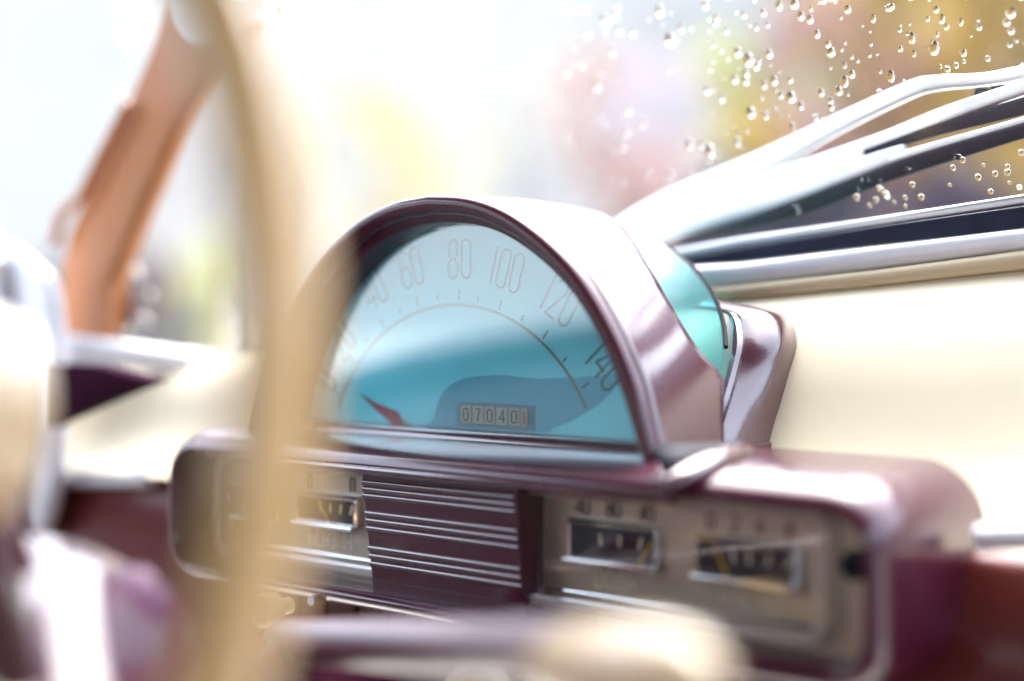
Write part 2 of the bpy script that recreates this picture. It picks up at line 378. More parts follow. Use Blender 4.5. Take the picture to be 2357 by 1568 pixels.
# ---------------------------------------------------------------- windshield
ws = thing('windshield', (10, 16, 10), 'misted curved windshield spotted with rain behind the dashboard', 'windshield')
g = MB(); g.grid([[(x, glass_y(x, z), z) for z in [ztop(x) + 1.2 + (47 - ztop(x) - 1.2) * k / 14 for k in range(15)]] for x in XS])
GLASS = g.build('glass', WINDSHIELD, ws, smooth=180)
def band(rows, thick, rnd=.5):
    """a moulding: rows of (px, y top, y bottom, Y); rounded section, given depth"""
    mb = MB(); P = []
    for k in range(len(rows) - 1):
        a, b = rows[k], rows[k + 1]
        for i in range(6): P.append(tuple(lerp(p, q, i / 6) for p, q in zip(a, b)))
    P.append(rows[-1]); G = []
    for px, y0, y1, Y in P:
        t, bo = at(px, y0, Y), at(px, y1, Y); c = (t + bo) / 2; h = (t.z - bo.z) / 2; r = min(h * rnd, thick / 2)
        sec = []
        for (sy, sz) in ((-1, -1), (-1, 1), (1, 1), (1, -1)):
            cy_, cz_ = c.y + thick / 2 + sy * (thick / 2 - r), c.z + sz * (h - r)
            a0 = {(-1, -1): math.pi, (-1, 1): math.pi / 2, (1, 1): 0, (1, -1): -math.pi / 2}[(sy, sz)]
            seq = [0, .25, .5, .75, 1]
            for q in (seq if True else seq):
                ang = {(-1, -1): lerp(1.5 * math.pi, math.pi, q), (-1, 1): lerp(math.pi, .5 * math.pi, q), (1, 1): lerp(.5 * math.pi, 0, q), (1, -1): lerp(0, -.5 * math.pi, q)}[(sy, sz)]
                sec.append((c.x, cy_ + math.cos(ang) * r, cz_ + math.sin(ang) * r))
        G.append(sec)
    return mb.grid(G, cv=True, caps=True)
band([(120, 805, 815, 1), (540, 822, 836, 9), (1300, 628, 640, 14.2), (1480, 605, 613, 14.2), (1550, 598, 617, 14.2), (1700, 572, 604, 14.2), (2000, 524, 566, 14.2), (2357, 473, 525, 14.2), (3000, 380, 440, 14.2)], 1.2, .25).build('rubber_seal', NAVY, ws)
band([(120, 795, 806, 1.5), (540, 812, 822, 9.5), (1300, 616, 628, 15.0), (1480, 588, 606, 15.0), (1550, 575, 598, 15.0), (1700, 546, 573, 15.0), (2000, 502, 526, 15.0), (2357, 446, 474, 15.0), (3000, 350, 384, 15.0)], 1.0, .6).build('metal_trim', SATIN, ws)

# ---------------------------------------------------------------- raindrops on the outer face of the glass
def on_glass(px, py):
    Y = 15.0
    for _ in range(12):
        p = at(px, py, Y); Y = glass_y(p.x, p.z)
    return at(px, py, Y)
def dome():
    mb = MB(); n = 14; rows = []
    for i in range(7):
        a = i / 6; rows.append([(a * math.cos(2 * math.pi * k / n), (1 - a * a) * .42, a * math.sin(2 * math.pi * k / n)) for k in range(n)])
    mb.v.append((0, .42, 0)); o = 1
    for r_ in rows[1:]: mb.v += r_
    for k in range(n): mb.f.append((0, o + k, o + (k + 1) % n))
    for i in range(5):
        for k in range(n): mb.f.append((o + i * n + k, o + (i + 1) * n + k, o + (i + 1) * n + (k + 1) % n, o + i * n + (k + 1) % n))
    mb.f.append(tuple(o + 5 * n + k for k in range(n)))
    return mb
DROP = None
drops = []
rd = random.Random(21)
def place_drop(px, py, r_, tall, label):
    global DROP
    p = on_glass(px, py)
    if DROP is None:
        mb = dome(); DROP = mb.build('raindrop', WATER, None, smooth=30); o = DROP
        for v in o.data.vertices: v.co.y += 0
    else:
        o = DROP.copy(); COL.objects.link(o)
    sl_ = math.atan(.30)
    o.rotation_euler = (sl_, rd.uniform(-.3, .3), 0)
    o.scale = (r_, r_ * .8, r_ * tall)
    nrm = Vector((0, math.cos(sl_), math.sin(sl_)))
    o.location = (p + nrm * .02 - Matrix.Rotation(sl_, 3, 'X') @ Vector((0, 0, 0))) * S
    tag(o, label, 'raindrop', 'raindrops on the windshield'); drops.append((px, py)); return o
hand = [(2330, 42, .26, 1.1), (2150, 128, .30, 1.3), (1725, 152, .34, 1.1), (1823, 235, .30, 1.0), (1732, 270, .30, 1.0), (1520, 38, .30, 1.0), (1395, 60, .34, 1.0), (1548, 105, .45, .8), (1700, 130, .26, 1), (2100, 0, .3, 1), (2052, 25, .28, .7), (1915, 130, .26, 1), (1830, 20, .26, 1), (1640, 360, .38, 1), (1830, 495, .3, 1)]
for i, h_ in enumerate(hand):
    lab = {0: 'sharp clear raindrop at the upper right corner of the windshield', 1: 'elongated raindrop right of the middle of the ochre area'}.get(i, 'larger round raindrop on the windshield above the wiper')
    place_drop(*h_, lab)
tries = 0
while len(drops) < 215 and tries < 9000:
    tries += 1
    px = 1290 + 1100 * rd.random() ** .8; py = rd.uniform(-10, 440)
    arm = 530 - (px - 1430) * .49 if px < 2100 else 190
    if py > arm - 8: continue
    if px < 1600 and rd.random() < .3: continue
    if any((px - a) ** 2 + (py - c) ** 2 < 150 for a, c in drops): continue
    where = 'over the ochre leaves at the right' if px > 1950 else 'over the red and green leaves' if px > 1650 else 'over the pale left part of the view'
    place_drop(px, py, .07 + .17 * rd.random() ** 1.9, rd.choice([1, 1, 1.1, 1.4]), 'small raindrop on the glass above the wiper, ' + where)
k = 0
while k < 34:
    px = rd.uniform(1950, 2357); lo, hi = lerp(400, 325, (px - 1950) / 407), lerp(500, 440, (px - 1950) / 407)
    place_drop(px, rd.uniform(lo, hi), rd.uniform(.09, .20), 1, 'small raindrop on the strip of windshield below the wiper'); k += 1

for px, py, r_ in ((322, 640, .42), (282, 690, .34), (338, 745, .38), (242, 742, .34), (300, 770, .3), (352, 688, .3), (262, 640, .28), (285, 95, .34)):
    place_drop(px, py, r_, 1.1, 'large blurred raindrop at the driver side of the glass by the pillar')

# ---------------------------------------------------------------- wiper, outside the glass
wp = thing('windshield_wiper', (20, 17.5, 13), 'wet bare metal wiper lying across the right of the windshield', 'wiper')
def strap(pts, Y0, thick, mb=None):
    """flat bar through (px, py, half height cm)"""
    mb = mb or MB(); P = spline([(a, b_, c) for a, b_, c in pts], 6); rows = []
    for q in P:
        p = at(q.x, q.y, Y0); Y = glass_y(p.x, p.z) + Y0 - 16; p = at(q.x, q.y, Y); h = q.z
        rows.append([(p.x, p.y + thick * .5 * math.copysign(abs(math.cos(a)) ** .6, math.cos(a)), p.z + h * math.copysign(abs(math.sin(a)) ** .6, math.sin(a))) for a in [2 * math.pi * k / 16 for k in range(16)]])
    return mb.grid(rows, cv=True, caps=True)
strap([(1380, 552, .4), (1520, 476, .75), (1765, 371, .78), (1930, 286, .58), (2095, 208, .5), (2160, 192, .42), (2260, 185, .36), (2357, 170, .42), (2480, 158, .36)], 19.6, .5).build('arm', SATIN, wp)
strap([(1440, 562, .4), (1560, 500, .8), (1790, 420, .75), (2021, 333, .58), (2180, 265, .5), (2357, 203, .42), (2500, 160, .4)], 18.8, .55).build('blade_bridge', SATIN, wp)
strap([(1490, 556, .3), (1640, 500, .7), (1800, 452, .72), (1950, 398, .62), (2050, 362, .5), (2082, 350, .42)], 18.1, .5).build('blade_clip', SATIN, wp)
strap([(1990, 352, .2), (2180, 292, .36), (2357, 244, .46), (2500, 204, .46)], 18.3, .3).build('rubber_backing', RUBBER, wp)
strap([(2050, 370, .25), (2110, 350, .27), (2357, 279, .23), (2500, 238, .22)], 17.6, .4).build('blade_carrier', SATIN, wp)
strap([(1560, 552, .1), (1700, 520, .35), (1857, 472, .55), (1990, 420, .5), (2123, 372, .48), (2357, 301, .40), (2500, 260, .4)], 17.1, .4).build('rubber_blade', RUBBER, wp)
mb = MB()
for px, py in ((2262, 222), (2300, 212)):
    mb.box(at(px, py, 18.2), (.7, .9, .9), Matrix.Rotation(.2, 3, 'Y'))
mb.build('hinge', RUBBER, wp, bevel=.08)

# ---------------------------------------------------------------- car cabin round the camera
cab = thing('car_cabin', (20, -60, -60), 'grey lined cabin round the dashboard with pale door linings', 'car')
roof = MB(); roof.grid([[(x, y, 46 + 5 * math.cos((x - 25) / 75) * math.cos((y + 80) / 110)) for y in [-205 + 10.2 * k for k in range(21)]] for x in [-45 + 7 * k for k in range(21)]])
roof.build('roof', GREY_LINER, cab, thick=1.5, smooth=180)
# left door: lining below a sill that climbs to the rear
def sill(y): return table([(-210, 12), (-76, 8.0), (-64, 7.1), (-50, 5.6), (-36, 3.5), (-15, 1.0), (5, -.5)], y)[0]
ys = [-205 + 10 * k for k in range(21)]
d = MB(); d.grid([[(-44, y, -60), (-43, y, -20), (-42.5, y, sill(y) - 3.2)] for y in ys]); d.build('left_lining', DOOR_PALE, cab, thick=1)
d = MB(); d.tube([(-42.5, y, sill(y) - 1.5) for y in ys], 2.0, 10); d.build('left_sill', RUBBER, cab)
d = MB(); d.grid([[(97, y, -60), (96, y, -20), (95, y, 6)] for y in ys]); d.build('right_lining', DOOR_PALE, cab, thick=1)
d = MB(); d.grid([[(x, -206, z) for z in (-60, -20, 12)] for x in (-45, 0, 50, 97)]); d.build('rear_bulkhead', DARK_SEAT, cab, thick=1)
d = MB(); d.grid([[(x, y, -60) for y in (-206, -100, 12)] for x in (-45, 0, 50, 97)]); d.build('floor', DARK_SEAT, cab, thick=1)
for X0, Y0 in ((-44, -110), (96, -110)):
    d = MB(); d.box((X0, Y0, 25), (2.5, 9, 44)); d.build('door_pillar', GREY_LINER, cab, bevel=.8)
d = MB(); d.box((25, -122, -12), (128, 16, 40), Matrix.Rotation(-.2, 3, 'X')); d.build('seat_back', DARK_SEAT, cab, bevel=5)
d = MB(); d.box((25, -98, -38), (128, 50, 14)); d.build('seat_cushion', DARK_SEAT, cab, bevel=4)

# left windshield pillar
def outl(pts, Y, n=5, closed=True):
    P = [at(x, y, Y) for x, y in pts]
    if closed: P = P + [P[0]]
    return [(p.x, p.z) for p in spline(P, n)][:-1 if closed else None]
pl = thing('windshield_pillar', at(170, 800, 1), 'slanting burnt orange pillar at the left end of the windshield', 'pillar')
YP = 3
MB().prism(outl([(392, -20), (358, 70), (300, 205), (240, 340), (186, 460), (150, 545), (136, 650), (150, 800), (215, 800), (252, 660), (305, 520), (362, 385), (415, 275), (470, 190), (530, 110), (570, 40), (590, -20)], YP), YP, YP + 1.8, .6).build('post', BURNT, pl)
MB().prism(outl([(400, -150), (392, -20), (400, 50), (440, 95), (500, 90), (560, 40), (600, -20), (640, -150)], YP - .4), YP - .4, YP + 1.5, .5).build('header', PALE_PAINT_SHEEN, pl)
MB().tube([at(x, y, YP - .6) for x, y in ((298, 235), (232, 360), (186, 452), (140, 498), (125, 560))], .38, 8).build('weather_strip', BURNT, pl)
# door window post and door edge near it
dp = thing('vent_window_post', at(90, 1240, -1), 'bright pale vent window post standing left of the orange pillar', 'window post')
YD = -1
MB().prism(outl([(10, 560), (75, 610), (110, 650), (124, 760), (128, 900), (124, 1080), (106, 1190), (80, 1225), (50, 1200), (38, 1000), (24, 760), (-5, 600)], YD), YD, YD + 1.2, .5).build('post', PALE_PAINT_SHEEN, dp)  # sky reflection on the glossy post is put into its pale colour
MB().tube([at(x, y, YD + 2) for x, y in ((112, 1050), (85, 1330), (45, 1460), (-10, 1600))], .9, 10).build('door_edge', CREAM_TRIM, dp)
MB().prism([(p.x, p.z) for p in (at(-120, 470, YD - 1), at(-8, 600, YD - 1), at(22, 900, YD - 1), at(10, 1500, YD - 1), at(-120, 1600, YD - 1))], YD - 1, YD + 1, .2).build('lining', DOOR_PALE, dp)

# ---------------------------------------------------------------- dashboard body
db = thing('dashboard', (20, 6, -14), 'cream padded dashboard with wine red lower panel and pale strips', 'dashboard')
PROF = [(14.2, 10.9), (13.6, 11.0), (13.1, 10.7), (12.3, 10.0), (11.2, 8.9), (10.2, 7.6), (9.2, 6.0), (8.2, 4.2), (7.0, 2.3), (5.4, .5), (3.6, -.9), (2.4, -1.7)]
pad = MB(); rows = []
for x in XS:
    s_ = (ztop(x) + 1.7) / 12.6
    pr = spline([(0, y, z) for y, z in PROF], 3)
    rows.append([(x, p.y + dy(x) * (.35 + .65 * (p.z + 1.7) / 12.6), -1.7 + (p.z + 1.7) * s_) for p in pr])
pad.grid(rows); pad.build('padded_top', CREAM, db, smooth=180)
band([(120, 862, 882, 3), (540, 850, 872, 8.5), (1300, 700, 728, 12.9), (1500, 672, 706, 12.9), (1700, 655, 690, 12.9), (2000, 622, 660, 12.9), (2357, 575, 620, 12.9), (3000, 490, 540, 12.9)], 1.2, .9).build('piping', CREAM_TRIM, db)
band([(140, 770, 845, 0), (360, 800, 855, 5), (540, 832, 858, 8.8), (1300, 640, 700, 13.2), (1500, 617, 672, 13.2), (1700, 604, 655, 13.2), (2000, 566, 622, 13.2), (2357, 525, 575, 13.2), (3000, 440, 490, 13.2)], 1.6, .8).build('scuttle_rail', PALE_PAINT_SHEEN, db)
# dark wedge under the rail at the left end
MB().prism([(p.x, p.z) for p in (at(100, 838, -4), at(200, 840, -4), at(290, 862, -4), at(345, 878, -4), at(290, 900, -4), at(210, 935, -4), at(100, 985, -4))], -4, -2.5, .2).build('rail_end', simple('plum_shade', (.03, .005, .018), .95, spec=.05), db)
lo = MB(); rows = []
for x in XS: rows.append([(x, 2.6, -1.2), (x, 2.2, -2.0), (x, 1.2, -5), (x, .6, -9), (x, 1.5, -14), (x, 4, -19)])
lo.grid(rows); lo.build('lower_panel', WINE_RED, db, smooth=40, thick=.2)
def strip(p0, p1, r_=.62):
    mb = MB(); a, b_ = Vector(p0), Vector(p1); L = (b_ - a)
    P = [a + L * t for t in (0, .01, .03, .1, .5, .9, 1)]
    mb.tube(P, lambda u: r_ * (0.55 if u < .01 else 1), 12); return mb
strip(at(352, 1096, 1.2), at(120, 1096, 1.2), .75).build('chrome_strip', PALE_PAINT_SHEEN, db)
strip(at(2245, 1240, 1.2), at(3300, 1190, 1.2), .58).build('chrome_strip', PALE_PAINT_SHEEN, db)
# row of raised tiles under the instruments
zt = at(800, 1372, -2.2).z
mb = MB(); X0 = at(640, 1400, -2.4).x
dk = MB()
for k in range(14):
    mb.box((X0 + k * 2.35, -1.2, zt - 1.9), (2.0, 1.6, 3.4))
mb.build('vent_tiles', WINE_RED, db, bevel=.14)
mb = MB().box((X0 + 16, .2, zt - 2.0), (40, 1.5, 4.6)); mb.build('vent_backing', WINE, db)

# ---------------------------------------------------------------- instrument cluster
ic = thing('instrument_cluster', (5, -2, -6), 'long wine red instrument housing with four gauges and ribbed centre', 'gauge cluster')
XL, XR, ZB, ZT, CR = -17.4, 25.7, -5.75, 1.3, 2.0
def rrect(x0, x1, z0, z1, r, n=8):
    out = []
    for cx, cz, a0 in ((x1 - r, z1 - r, 0), (x0 + r, z1 - r, 90), (x0 + r, z0 + r, 180), (x1 - r, z0 + r, 270)):
        for k in range(n + 1):
            a = R(a0 + 90 * k / n); out.append((cx + r * math.cos(a), cz + r * math.sin(a)))
    return out
def ring(offs, x0, x1, z0, z1, r):
    rows = []
    for o_, y in offs:
        rows.append([(x, y, z) for x, z in rrect(x0 - o_, x1 + o_, z0 - o_, z1 + o_, max(.2, r + o_))])
    return rows
mb = MB(); mb.grid(ring([(-.45, -2.4), (-.38, -4.5), (-.28, -4.85), (-.1, -5.05), (.08, -5.0), (.35, -4.7), (.65, -4.1), (.9, -3.2), (1.05, -1.8), (1.1, 0), (1.1, 4.5)], XL, XR, ZB, ZT, CR), cv=True)
mb.build('housing', WINE, ic, smooth=60)
pan = MB().prism(rrect(XL + .1, XR - .1, ZB + .1, ZT - .1, CR), -2.4, -2.0); pan.build('gauge_panel', PANEL, ic)
# ribbed centre block
gx0, gx1 = -2.3, 7.85
gz0, gz1 = -5.5, 1.0
LEAN = .13
def gy(z): return -4.5 + (gz1 - z) * LEAN - .1
blk = MB().grid([[(gx0, gy(gz1), gz1), (gx1, gy(gz1), gz1), (gx1, -2.2, gz1), (gx0, -2.2, gz1)], [(gx0, gy(gz0), gz0), (gx1, gy(gz0), gz0), (gx1, -2.2, gz0), (gx0, -2.2, gz0)]], cv=True, caps=True); gb = blk.build('grille', WINE, ic, bevel=.08)
mb = MB()
for y0 in (1128, 1145, 1161, 1204, 1222, 1241, 1290, 1309, 1328):
    z = at(1012, y0, -4.5).z
    P = [(lerp(gx0 + .02, gx1 - .12, t), gy(z) + .06, z) for t in [k / 16 for k in range(17)]]
    mb.tube(P, .165, 12, flat=1.0)
mb.build('ribs', WINE_GLOSS, gb)
mb = MB(); mb.tube([(-11, -4.6, gz0 - .05), (gx0, -4.62, gz0 - .05), (gx1, -4.62, gz0 - .05), (14, -4.6, gz0 - .05), (24, -4.6, gz0 - .05)], .2, 10); mb.build('lower_lip', WINE, ic)

# strokes for every figure and letter: lines in a unit cell (width 1, height 2)
def arcp(cx, cz, rx, rz, a0, a1, n=8): return [(cx + rx * math.cos(R(lerp(a0, a1, k / n))), cz + rz * math.sin(R(lerp(a0, a1, k / n)))) for k in range(n + 1)]
H = 2.9
GL = {
 '0': [arcp(.5, H - .5, .5, .5, 0, 180) + arcp(.5, .5, .5, .5, 180, 360) + [(1, H - .5)]],
 '1': [[(.5, 0), (.5, H)]],
 '2': [arcp(.5, H - .5, .5, .5, 170, 0) + [(.98, H - .9), (0, 0), (1, 0)]],
 '4': [[(.85, 0), (.85, H), (0, .8), (1.1, .8)]],
 '6': [[(.9, H - .25)] + arcp(.5, H - .5, .5, .5, 40, 180) + arcp(.5, .5, .5, .5, 180, 360) + arcp(.5, 1.15, .5, .5, 0, 180)],
 '8': [arcp(.5, H - .5, .46, .5, 0, 180) + [(.04, 2.05)] + arcp(.5, 1.75, .42, .32, 200, 270, 3) + arcp(.5, .5 + .45, .5, .5, 90, 180, 5) + arcp(.5, .5, .5, .5, 180, 360) + arcp(.5, .95, .5, .5, 0, 90, 5) + arcp(.5, 1.75, .42, .32, 270, 340, 3) + [(.96, H - .5)]],
 '3': [arcp(.5, H - .6, .5, .6, 160, -90) + arcp(.5, .85, .55, .85, 90, -160)],
 '7': [[(0, H), (1, H), (.4, 0)]],
 '5': [[(1, H), (.1, H), (.05, 1.7)] + arcp(.5, .9, .5, .9, 110, -160)],
 'В': [[(0, 0), (0, H), (.5, H)] + arcp(.5, H - .68, .4, .68, 90, -90) + [(0, 1.5), (.5, 1.5)] + arcp(.5, .75, .5, .75, 90, -90) + [(0, 0)]],
 'О': [arcp(.5, H - .5, .5, .5, 0, 180) + arcp(.5, .5, .5, .5, 180, 360) + [(1, H - .5)]],
 'Д': [[(-.1, -.35), (-.1, 0), (1.1, 0), (1.1, -.35)], [(.15, 0), (.3, H), (.95, H), (.95, 0)]],
 'А': [[(0, 0), (.2, H), (.8, H), (1, 0)], [(.1, 1.0), (.9, 1.0)]],
 'Б': [[(.9, H), (0, H), (0, 0), (.5, 0)] + arcp(.5, .8, .5, .8, -90, 90) + [(0, 1.6)]],
 'Е': [[(.95, H), (0, H), (0, 0), (.95, 0)], [(0, 1.5), (.8, 1.5)]],
 'Н': [[(0, 0), (0, H)], [(1, 0), (1, H)], [(0, 1.5), (1, 1.5)]],
 'З': [arcp(.45, H - .7, .5, .7, 150, -90) + arcp(.45, .78, .55, .78, 90, -150)],
 'И': [[(0, H), (0, 0), (1, H), (1, 0)]],
 'М': [[(0, 0), (0, H), (.5, 1.2), (1, H), (1, 0)]],
 'С': [arcp(.5, H - .5, .5, .5, 20, 180) + arcp(.5, .5, .5, .5, 180, 340)],
 'Л': [[(0, 0), (.25, H), (1, H), (1, 0)]],
 'П': [[(0, 0), (0, H), (1, H), (1, 0)]],
 'К': [[(0, 0), (0, H)], [(1, H), (0, 1.4), (1, 0)]],
}
def ribbon(mb, pts, wd, y, th=.02, xf=lambda x, z: (x, z)):
    """a raised line of width wd following pts (x, z) on the plane y"""
    P = [Vector(xf(*p)) for p in pts]
    Q = [P[0]]
    for p in P[1:]:
        if (p - Q[-1]).length > 1e-4: Q.append(p)
    closed = (Q[0] - Q[-1]).length < 1e-3 and len(Q) > 3
    if closed: Q = Q[:-1]
    nq = len(Q); rows = []
    for i, p in enumerate(Q):
        if closed: t0 = (p - Q[i - 1]).normalized(); t1 = (Q[(i + 1) % nq] - p).normalized()
        else:
            t0 = (p - Q[i - 1]).normalized() if i else (Q[1] - p).normalized(); t1 = (Q[i + 1] - p).normalized() if i < nq - 1 else t0
        t = t0 + t1
        if t.length < .2: t = t1
        t.normalize(); nn_ = Vector((-t.y, t.x)); k = 1 / max(.45, nn_.dot(Vector((-t1.y, t1.x))))
        a, b_ = p + nn_ * wd / 2 * k, p - nn_ * wd / 2 * k
        rows.append([(a.x, y, a.y), (a.x, y - th, a.y), (b_.x, y - th, b_.y), (b_.x, y, b_.y)])
    mb.grid(rows, cu=closed, cv=True, caps=not closed)
def write(txt, cx, cz, height, cw, gap, wd, y, ang=0, mb=None, widths=None):
    mb = mb or MB(); tot = sum((cw * (.25 if c == '1' else 1)) for c in txt) + gap * (len(txt) - 1); x = -tot / 2
    ca, sa = math.cos(ang), math.sin(ang)
    for c in txt:
        w_ = cw * (.25 if c == '1' else 1)
        for s_ in GL[c]:
            def xf(u, v, x=x, w_=w_, c=c):
                X = x + (u - (.5 if c == '1' else 0)) * cw + (w_ / 2 if c == '1' else 0); Z = (v / H - .5) * height
                return (cx + X * ca + Z * sa, cz - X * sa + Z * ca)
            ribbon(mb, s_, wd, y, .02, xf)
        x += w_ + gap
    return mb

# gauges: a framed slot with a black face, ticks and a yellow needle
def gauge(pxc0, pyt0, pxc1, pyb1, label, tick_u, needle, nums, word, lower=None):
    a = at(pxc0, pyt0, -2.5); b_ = at(pxc1, pyb1, -2.5)
    x0, x1, z1, z0 = a.x, b_.x, a.z, b_.z
    fr = MB()
    loops = []
    for o_, y in ((.0, -2.42), (.02, -2.75), (-.12, -2.86), (-.24, -2.80), (-.30, -2.3)):
        loops.append([(x, y, z) for x, z in rrect(x0 - .1 - o_ * 0 + (-.0), x1 + .1, z0 - .1, z1 + .1, .3, 5)] if o_ == 0 else [(x, y, z) for x, z in rrect(x0 - .1 - o_, x1 + .1 + o_, z0 - .1 - o_, z1 + .1 + o_, max(.08, .3 + o_), 5)])
    fr.grid(loops, cv=True); f = fr.build('gauge', CHROME, ic); f['label'] = label
    MB().prism([(x0 + .1, z0 + .1), (x1 - .1, z0 + .1), (x1 - .1, z1 - .1), (x0 + .1, z1 - .1)], -2.46, -2.3).build('gauge_face', GAUGE_BLACK, f)
    MB().box(((x0 + x1) / 2, -2.95, z0 - .03), (x1 - x0 + .3, .5, .3)).build('bezel_lip', CHROME, f, bevel=.1)
    tk = MB(); hh = z1 - z0; ww = x1 - x0
    for u_ in tick_u:
        cx = x0 + ww * u_; ribbon(tk, [(cx + (u_ - .5) * .12, z1 - hh * .28), (cx - (u_ - .5) * .35, z1 - hh * .60)], .15, -2.47)
    tk.build('ticks', MARK, f)
    nd = MB(); ribbon(nd, [(x0 + ww * needle[0], z0 + .1), (x0 + ww * needle[1], z1 - hh * .2)], .13, -2.5); nd.build('needle', YELLOW, f)
    nm = MB()
    for u_, t_ in nums: write(t_, x0 + ww * u_, z1 + .66, .72, .31, .13, .11, -2.41, mb=nm)
    nm.build('numerals', MAROON, f)
    wm = write(word, (x0 + x1) / 2, z0 - .85, .85, .40, .2, .14, -2.41); wm.build('lettering', MARK, f)
    return f
MAROON = simple('maroon_print', (.10, .03, .03), .5, var=.1)
gauge(1316, 1195, 1516, 1308, 'water gauge right of the ribbed centre with needle near its right end', (.33, .56, .80), (.78, .97), ((.12, '40'), (.48, '80'), (.86, '110')), 'ВОДА')
gauge(1612, 1232, 1840, 1352, 'oil gauge at the right end of the panel, needle near its left end', (.33, .50, .70, .90), (.28, .14), ((.1, '0'), (.35, '2'), (.6, '4'), (.9, '8')), 'МАСЛО')
gauge(688, 1132, 826, 1216, 'fuel gauge left of the ribbed centre, half hidden by the wheel rim', (.35, .52, .70, .88), (.5, .3), ((.15, '0'), (.88, 'П')), 'БЕНЗИН')
gauge(505, 1112, 640, 1200, 'ammeter at the left end of the panel behind the wheel rim', (.2, .5, .8), (.5, .5), ((.15, '20'), (.88, '20')), 'ЗАРЯД'.replace('Р', 'О').replace('Я', 'А'))
for zz, tt in ((1352, .07), (1372, .06)):
    z = at(1250, zz, -2.5).z
    MB().tube([(7.9, -2.45, z), (22.5, -2.45, z)], tt, 8).build('panel_bead', CHROME, ic); MB().tube([(-13.5, -2.45, z), (-2.35, -2.45, z)], tt, 8).build('panel_bead', CHROME, ic)
# moulded clear cover over the right pair of gauges
c0, c1 = at(1250, 1145, -4.1), at(1905, 1465, -4.1)
mb = MB(); mb.prism(rrect(6.0, c1.x - .3, ZB + .75, .85, .9), -3.42, -3.36); mb.build('cover_glass', COVER, ic)
mb = MB(); mb.grid(ring([(-.5, -3.5), (-.3, -3.62), (0, -3.58), (.12, -3.3), (.15, -2.42)], 6.0, c1.x - .4, ZB + .85, .75, .9), cv=True); mb.build('cover_rim', COVER_EDGE, ic, smooth=80)
mb = MB(); mb.grid(ring([(-.5, -3.5), (-.3, -3.62), (0, -3.58), (.12, -3.3), (.15, -2.42)], -15, 0, ZB + .85, .75, .9), cv=True); mb.build('cover_rim', COVER_EDGE, ic, smooth=80)
# dark fixing screw at the right end
p = at(1975, 1300, -2.6)
mb = MB(); mb.grid([[(p.x + r_ * math.cos(2 * math.pi * k / 20), y, p.z + r_ * math.sin(2 * math.pi * k / 20)) for k in range(20)] for r_, y in ((.62, -2.4), (.62, -3.0), (.45, -3.3), (.05, -3.4))], cv=True, caps=True); mb.build('fixing_knob', RUBBER, ic)
# folded wine coloured flap where the ledge meets the housing top
def quadstrip(pts_a, pts_b, name, m_, par, th=.25):
    mb = MB(); A = spline(pts_a, 5); B = spline(pts_b, 5); mb.grid([[a, (a * 2 + b_) / 3 + Vector((0, -.1, .18)), (a + b_ * 2) / 3 + Vector((0, -.1, .18)), b_] for a, b_ in zip(A, B)]); return mb.build(name, m_, par, thick=th, off=-1, smooth=180)
mb = MB(); FL = spline([at(1530, 1116, -5.75), at(1575, 1096, -4.9), at(1625, 1070, -3.4), at(1668, 1050, -1.6), at(1708, 1036, 1.0)], 6)
mb.tube(FL, lambda u: .38 + .12 * math.sin(math.pi * u), 12, flat=1.5); mb.build('corner_flap', WINE_GLOSS, ic, smooth=180)
mb = MB(); A = [at(1506, 1030, -4.6), at(1560, 1024, -2.6), at(1640, 1020, .4), at(1715, 1018, 3)]; B_ = [at(1530, 1100, -5.3), at(1585, 1078, -4.0), at(1632, 1056, -2.2), at(1690, 1036, .5)]
mb.grid([A, B_]); mb.build('corner_shadow_gap', RUBBER, ic, thick=.15)  # black sheet painting the shadow in the gap behind the flap

# ---------------------------------------------------------------- speedometer
sp = thing('speedometer', (.8, 0, 1.2), 'arched wine red speedometer hood with a back lit teal dial', 'speedometer')
XC, Z0, AA, BB = .85, 2.75, 13.15, 12.05
HALF = spline([(0, 14.9, 0), (2.5, 14.66, 0), (4.95, 13.9, 0), (7.4, 12.45, 0), (9.5, 10.6, 0), (11.2, 8.3, 0), (12.4, 6.1, 0), (13.35, 3.6, 0), (13.7, 2.55, 0)], 4)
ARC = [Vector((p.x, p.y)) for p in HALF][::-1] + [Vector((-p.x, p.y)) for p in HALF][1:]
def arch(dr, y, n=0, drop=1.3):
    pts = []
    for i, p in enumerate(ARC):
        t = (ARC[min(i + 1, len(ARC) - 1)] - ARC[max(i - 1, 0)]).normalized(); q = p + Vector((t.y, -t.x)) * dr
        pts.append((XC + q.x, y, q.y))
    a, b_ = pts[0], pts[-1]
    pts[0] = (a[0] , y, 2.55); pts[-1] = (b_[0], y, 2.55)
    dn = lambda p, s_, k: (p[0] + s_ * .1 * k, y, 2.55 - drop * k)
    return [dn(a, 1, 1), dn(a, 1, .5)] + pts + [dn(b_, -1, .5), dn(b_, -1, 1)]
def phi_of(k):
    p = arch(0, 0)[k]; return min(180, max(0, math.degrees(math.atan2(p[2] - Z0, p[0] - XC))))
# bezel: front face, groove and inner lip
mb = MB(); prof = [(0, -2.3), (-.03, -2.65), (-.14, -2.92), (-.32, -3.05), (-.6, -3.02), (-.85, -2.85), (-.98, -2.6), (-1.02, -2.45), (-1.0, -2.2), (-1.12, -2.12), (-1.3, -2.05), (-1.38, -1.9), (-1.42, -1.2), (-1.5, -.2)]
mb.grid([arch(d_, y) for d_, y in prof]); mb.build('bezel', WINE, sp, smooth=50)
